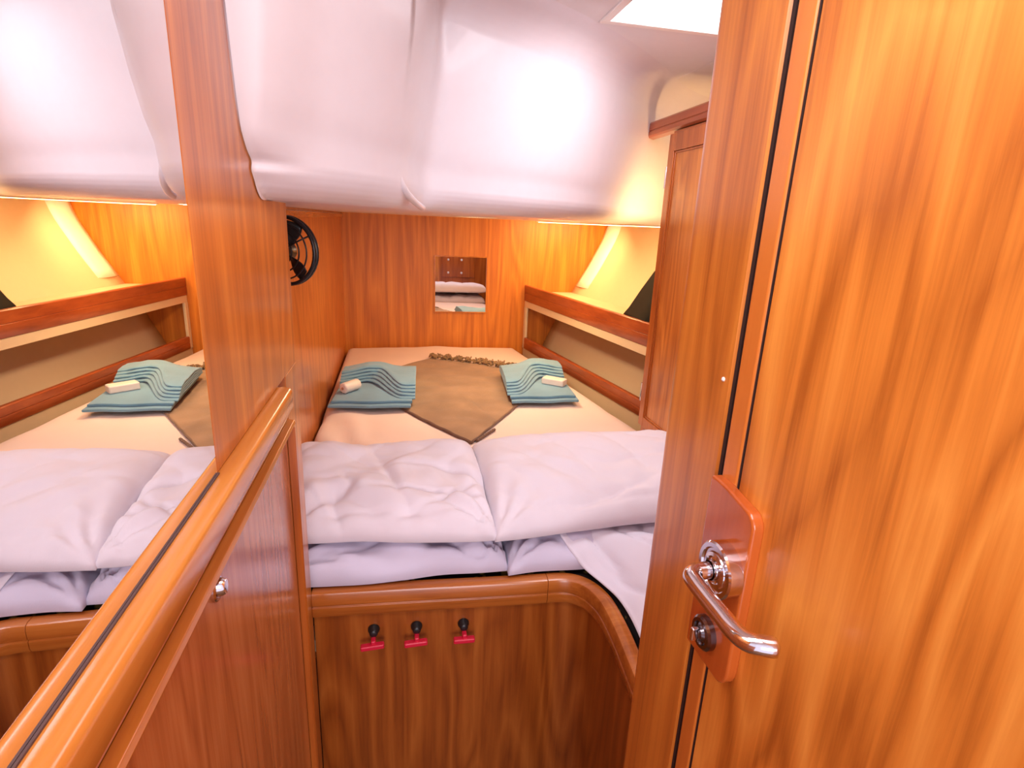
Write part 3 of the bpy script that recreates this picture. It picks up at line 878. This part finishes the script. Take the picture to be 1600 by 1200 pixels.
# ------------------------------------------------------------------ hull-side shelf
sh = thing('side_shelf', 'open hull-side shelf with two dark mahogany rails', 'shelf', (0.9, 2.6, 0.62))
def along(name, off0, off1, z0, z1, mat_, y0=3.297, y1=1.745, parent=sh, prof=None, bevel=0.002):
    """board following the shelf line; off = distance outboard of the inner face"""
    bm = bmesh.new()
    path = [(railx(y0), y0), (railx((y0 + y1) / 2), (y0 + y1) / 2), (railx(y1), y1)]
    pr = prof or [(off0, z0), (off0, z1), (off1, z1), (off1, z0)]
    sweep(bm, path, [(-o_, z) for o_, z in pr])
    return link(name, bm, mat_, parent, bevel=bevel)
def railprof(z0, z1, d=0.02):
    zm = z0 + (z1 - z0) * 0.50
    return [(d, z0), (0.002, z0), (0.0, z0 + 0.003), (0.0, zm - 0.0018), (0.002, zm - 0.001), (0.002, zm + 0.001), (0.0, zm + 0.0018), (0.0, z1 - 0.004), (0.004, z1), (d, z1)]
along('top_rail', 0, 0, 0, 0, 'mahoy', prof=railprof(1.050, 1.144), bevel=0.0008)
along('lower_rail', 0, 0, 0, 0, 'mahoy', prof=railprof(0.760, 0.828), y0=3.268, bevel=0.0008)
along('fascia', 0.004, 0.018, 1.012, 1.049, 'cream')
along('kick_board', 0.006, 0.018, 0.616, 0.759, 'cream')
# end stile at bulkhead
along('end_stile', 0.002, 0.018, 0.759, 1.012, 'cream', y0=3.297, y1=3.268)
# shelf boards
bm = bmesh.new()
prism(bm, [(railx(3.297) + 0.02, 3.297), (railx(1.745) + 0.02, 1.745), (1.055 + 0.165 * 1.555 - 0.01, 1.745), (1.042, 3.297)], 1.094, 1.104)
link('shelf_board', bm, 'hull', sh)
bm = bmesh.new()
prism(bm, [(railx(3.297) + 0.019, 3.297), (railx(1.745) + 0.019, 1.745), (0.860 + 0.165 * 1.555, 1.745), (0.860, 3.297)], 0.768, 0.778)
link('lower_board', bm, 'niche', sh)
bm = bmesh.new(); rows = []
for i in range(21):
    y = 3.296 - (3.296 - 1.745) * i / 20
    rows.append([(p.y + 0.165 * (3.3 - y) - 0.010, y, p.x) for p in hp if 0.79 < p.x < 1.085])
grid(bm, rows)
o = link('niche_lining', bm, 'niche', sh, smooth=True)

# bag on the shelf
bag = thing('bag', 'black bag leaning on the hull-side shelf next to the locker', 'bag', (1.10, 2.05, 1.104))
bm = bmesh.new()
prism_axis(bm, [(0.963, 1.106), (0.960, 1.140), (0.985, 1.170), (1.035, 1.250), (1.085, 1.325), (1.13, 1.385), (1.18, 1.40), (1.215, 1.37), (1.20, 1.25), (1.17, 1.106)], 'y', 1.85, 2.28)
bmesh.ops.subdivide_edges(bm, edges=[e for e in bm.edges if abs(e.verts[0].co.y - e.verts[1].co.y) > 0.1], cuts=5)
for v in bm.verts: v.co += Vector((0.035 if v.co.y < 2.0 else 0, 0, 0))
for v in bm.verts: v.co += Vector((0.006, 0, 0.005)) * noise.noise(v.co * 11) if v.co.z > 1.12 else Vector((0, 0, 0))
link('bag_body', bm, 'bag', bag, bevel=0.012, seg=3)
bm = bmesh.new(); tube(bm, catmull([(1.0, 1.83, 1.23), (0.99, 1.90, 1.24), (0.992, 1.96, 1.20), (0.99, 2.0, 1.18)], 5), 0.004, 8)
link('strap_clip', bm, 'chrome', bag, smooth=True)

for q, lab in (((0.73, 1.13, 2.995, 3.005), 'added slim warm light strip under the deckhead in front of the rear bulkhead'),):
    ls = thing('added_light_strip', lab, 'light strip', ((q[0] + q[1]) / 2, (q[2] + q[3]) / 2, ZC))  # strip added to warm the rear bulkhead
    box('strip_body', q[0], q[1], q[2] - 0.004, q[3] + 0.004, ZC - 0.006, ZC - 0.0005, 'cap', ls, bevel=0.001)
    box('diffuser', q[0] + 0.01, q[1] - 0.01, q[2], q[3], ZC - 0.0085, ZC - 0.0062, 'led', ls, bevel=0.0005)
ls = thing('added_light_strip', 'added slim warm light strip under the side deck beside the hull', 'light strip', (1.02, 2.62, ZC))  # strip fitting added for the warm glow on the hull
bm = bmesh.new(); prism(bm, [(1.02 - 0.08, 3.19), (0.95, 3.19), (1.10, 2.04), (1.09, 2.04)], ZC - 0.006, ZC - 0.0005)
link('strip_body', bm, 'cap', ls)
bm = bmesh.new(); prism(bm, [(0.942, 3.18), (0.948, 3.18), (1.098, 2.05), (1.092, 2.05)], ZC - 0.0085, ZC - 0.0062)
link('diffuser', bm, 'led', ls)

# reading lamp on the back of the locker
lp = thing('cabin_lamp', 'small warm lamp on the hidden rear side of the hanging locker', 'lamp', (0.965, 1.736, 1.47))
bm = bmesh.new(); lathe(bm, (0.965, 1.7355, 1.47), (0, 1, 0), [(0, 0.0), (0, 0.040), (0.012, 0.040), (0.016, 0.036), (0.016, 0.0)], 24)
link('lamp_housing', bm, 'cap', lp, smooth=True)
bm = bmesh.new(); lathe(bm, (0.965, 1.7515, 1.47), (0, 1, 0), [(0, 0.0), (0, 0.032), (0.004, 0.030), (0.007, 0.0)], 24)
link('diffuser', bm, 'led', lp, smooth=True)

bl = thing('added_ceiling_lamp', 'added round warm ceiling lamp flush under the deckhead over the bed', 'lamp', (0.30, 2.25, ZC))  # lamp added for the light on the bed, kept thin and flush
bm = bmesh.new(); lathe(bm, (0.30, 2.25, ZC - 0.0005), (0, 0, -1), [(0, 0), (0, 0.085), (0.001, 0.085), (0.002, 0.080), (0.002, 0.074)], 40)
link('lamp_ring', bm, 'cap', bl, smooth=True)
bm = bmesh.new(); lathe(bm, (0.30, 2.25, ZC - 0.0012), (0, 0, -1), [(0, 0.074), (0.0006, 0.070), (0.0008, 0)], 40)
link('diffuser', bm, 'led', bl, smooth=True)

# ------------------------------------------------------------------ locker
lk = thing('hanging_locker', 'tall mahogany hanging locker right of the bed, behind the door post', 'locker', (1.0, 1.5, 0.62))
LX = 0.84
box('locker_body', LX + 0.002, 1.16, 1.20, 1.735, 0.62, 1.792, 'mahoz', lk, bevel=0.002)
ld = bpy.data.objects.new('locker_door', None); COL.objects.link(ld); ld.parent = lk
ld.location = Vector((LX, 1.5, 0.84)) - world_loc(lk)
bm = bmesh.new()
y0, y1, z0, z1, s = 1.26, 1.722, 0.840, 1.780, 0.034
bx(bm, LX - 0.016, LX + 0.001, y0, y0 + s, z0, z1); bx(bm, LX - 0.016, LX + 0.001, y1 - s, y1, z0, z1)
bx(bm, LX - 0.016, LX + 0.001, y0 + s, y1 - s, z0, z0 + s); bx(bm, LX - 0.016, LX + 0.001, y0 + s, y1 - s, z1 - s * 1.5, z1)
link('door_frame', bm, 'mahoz', ld, bevel=0.002)
box('door_panel', LX - 0.008, LX + 0.001, y0 + s, y1 - s, z0 + s, z1 - s * 1.5, 'panel', ld, bevel=0)
bm = bmesh.new(); t_ = 0.006
bx(bm, LX - 0.012, LX - 0.007, y0 + s, y0 + s + t_, z0 + s, z1 - s * 1.5); bx(bm, LX - 0.012, LX - 0.007, y1 - s - t_, y1 - s, z0 + s, z1 - s * 1.5)
bx(bm, LX - 0.012, LX - 0.007, y0 + s, y1 - s, z0 + s, z0 + s + t_); bx(bm, LX - 0.012, LX - 0.007, y0 + s, y1 - s, z1 - s * 1.5 - t_, z1 - s * 1.5)
link('inner_bead', bm, 'mahoz', ld, bevel=0.002)
for zc in (0.955, 1.655):
    bm = bmesh.new(); cyl(bm, (LX - 0.012, 1.727, zc - 0.032), (LX - 0.012, 1.727, zc + 0.032), 0.005, seg=12)
    bx(bm, LX - 0.004, LX + 0.001, 1.723, 1.7345, zc - 0.032, zc + 0.032)
    o = link('hinge', bm, 'chrome', ld)
# cornice over the locker
co = thing('cornice', 'mahogany cornice beam above the hanging locker, ending on the white moulding', 'beam', (LX, 1.6, 1.795))
bm = bmesh.new()
prism_axis(bm, [(LX + 0.03, 1.794), (LX, 1.794), (LX - 0.006, 1.800), (LX - 0.006, 1.812), (LX - 0.003, 1.8145), (LX - 0.006, 1.817), (LX - 0.006, 1.836), (LX, 1.842), (LX + 0.03, 1.842)], 'y', 1.15, 1.975)
link('cornice_board', bm, 'mahoy', co, bevel=0.0008)

# ------------------------------------------------------------------ red key switches
for i, (x, z) in enumerate(((-0.060, 0.6485), (0.030, 0.6495), (0.131, 0.649))):
    yp = 1.052 - 0.016 - 0.0482 * (x + 0.18)
    sw = thing('key_switch', ('leftmost', 'middle', 'rightmost')[i] + ' of the three red key switches on the berth front', 'switch', (x, yp, z), 'red key switches on the berth front')
    bm = bmesh.new(); lathe(bm, (x, yp, z + 0.004), (0, -1, 0), [(0, 0), (0, 0.0125), (0.004, 0.0120), (0.006, 0.0095), (0.016, 0.0085), (0.018, 0.006), (0.018, 0)], 24)
    link('switch_collar', bm, 'black', sw, smooth=True)
    bm = bmesh.new()
    bx(bm, x - 0.005, x + 0.005, yp - 0.032, yp - 0.014, z - 0.014, z - 0.002)
    bx(bm, x - 0.024 - 0.003 * (i < 2), x + 0.022, yp - 0.036, yp - 0.022, z - 0.021, z - 0.010)
    tilt = (-0.06, -0.04, 0.02)[i]
    bmesh.ops.rotate(bm, verts=bm.verts, cent=(x, yp - 0.02, z - 0.012), matrix=Matrix.Rotation(tilt, 3, 'Y'))
    link('red_key', bm, 'red', sw, bevel=0.003, seg=2)
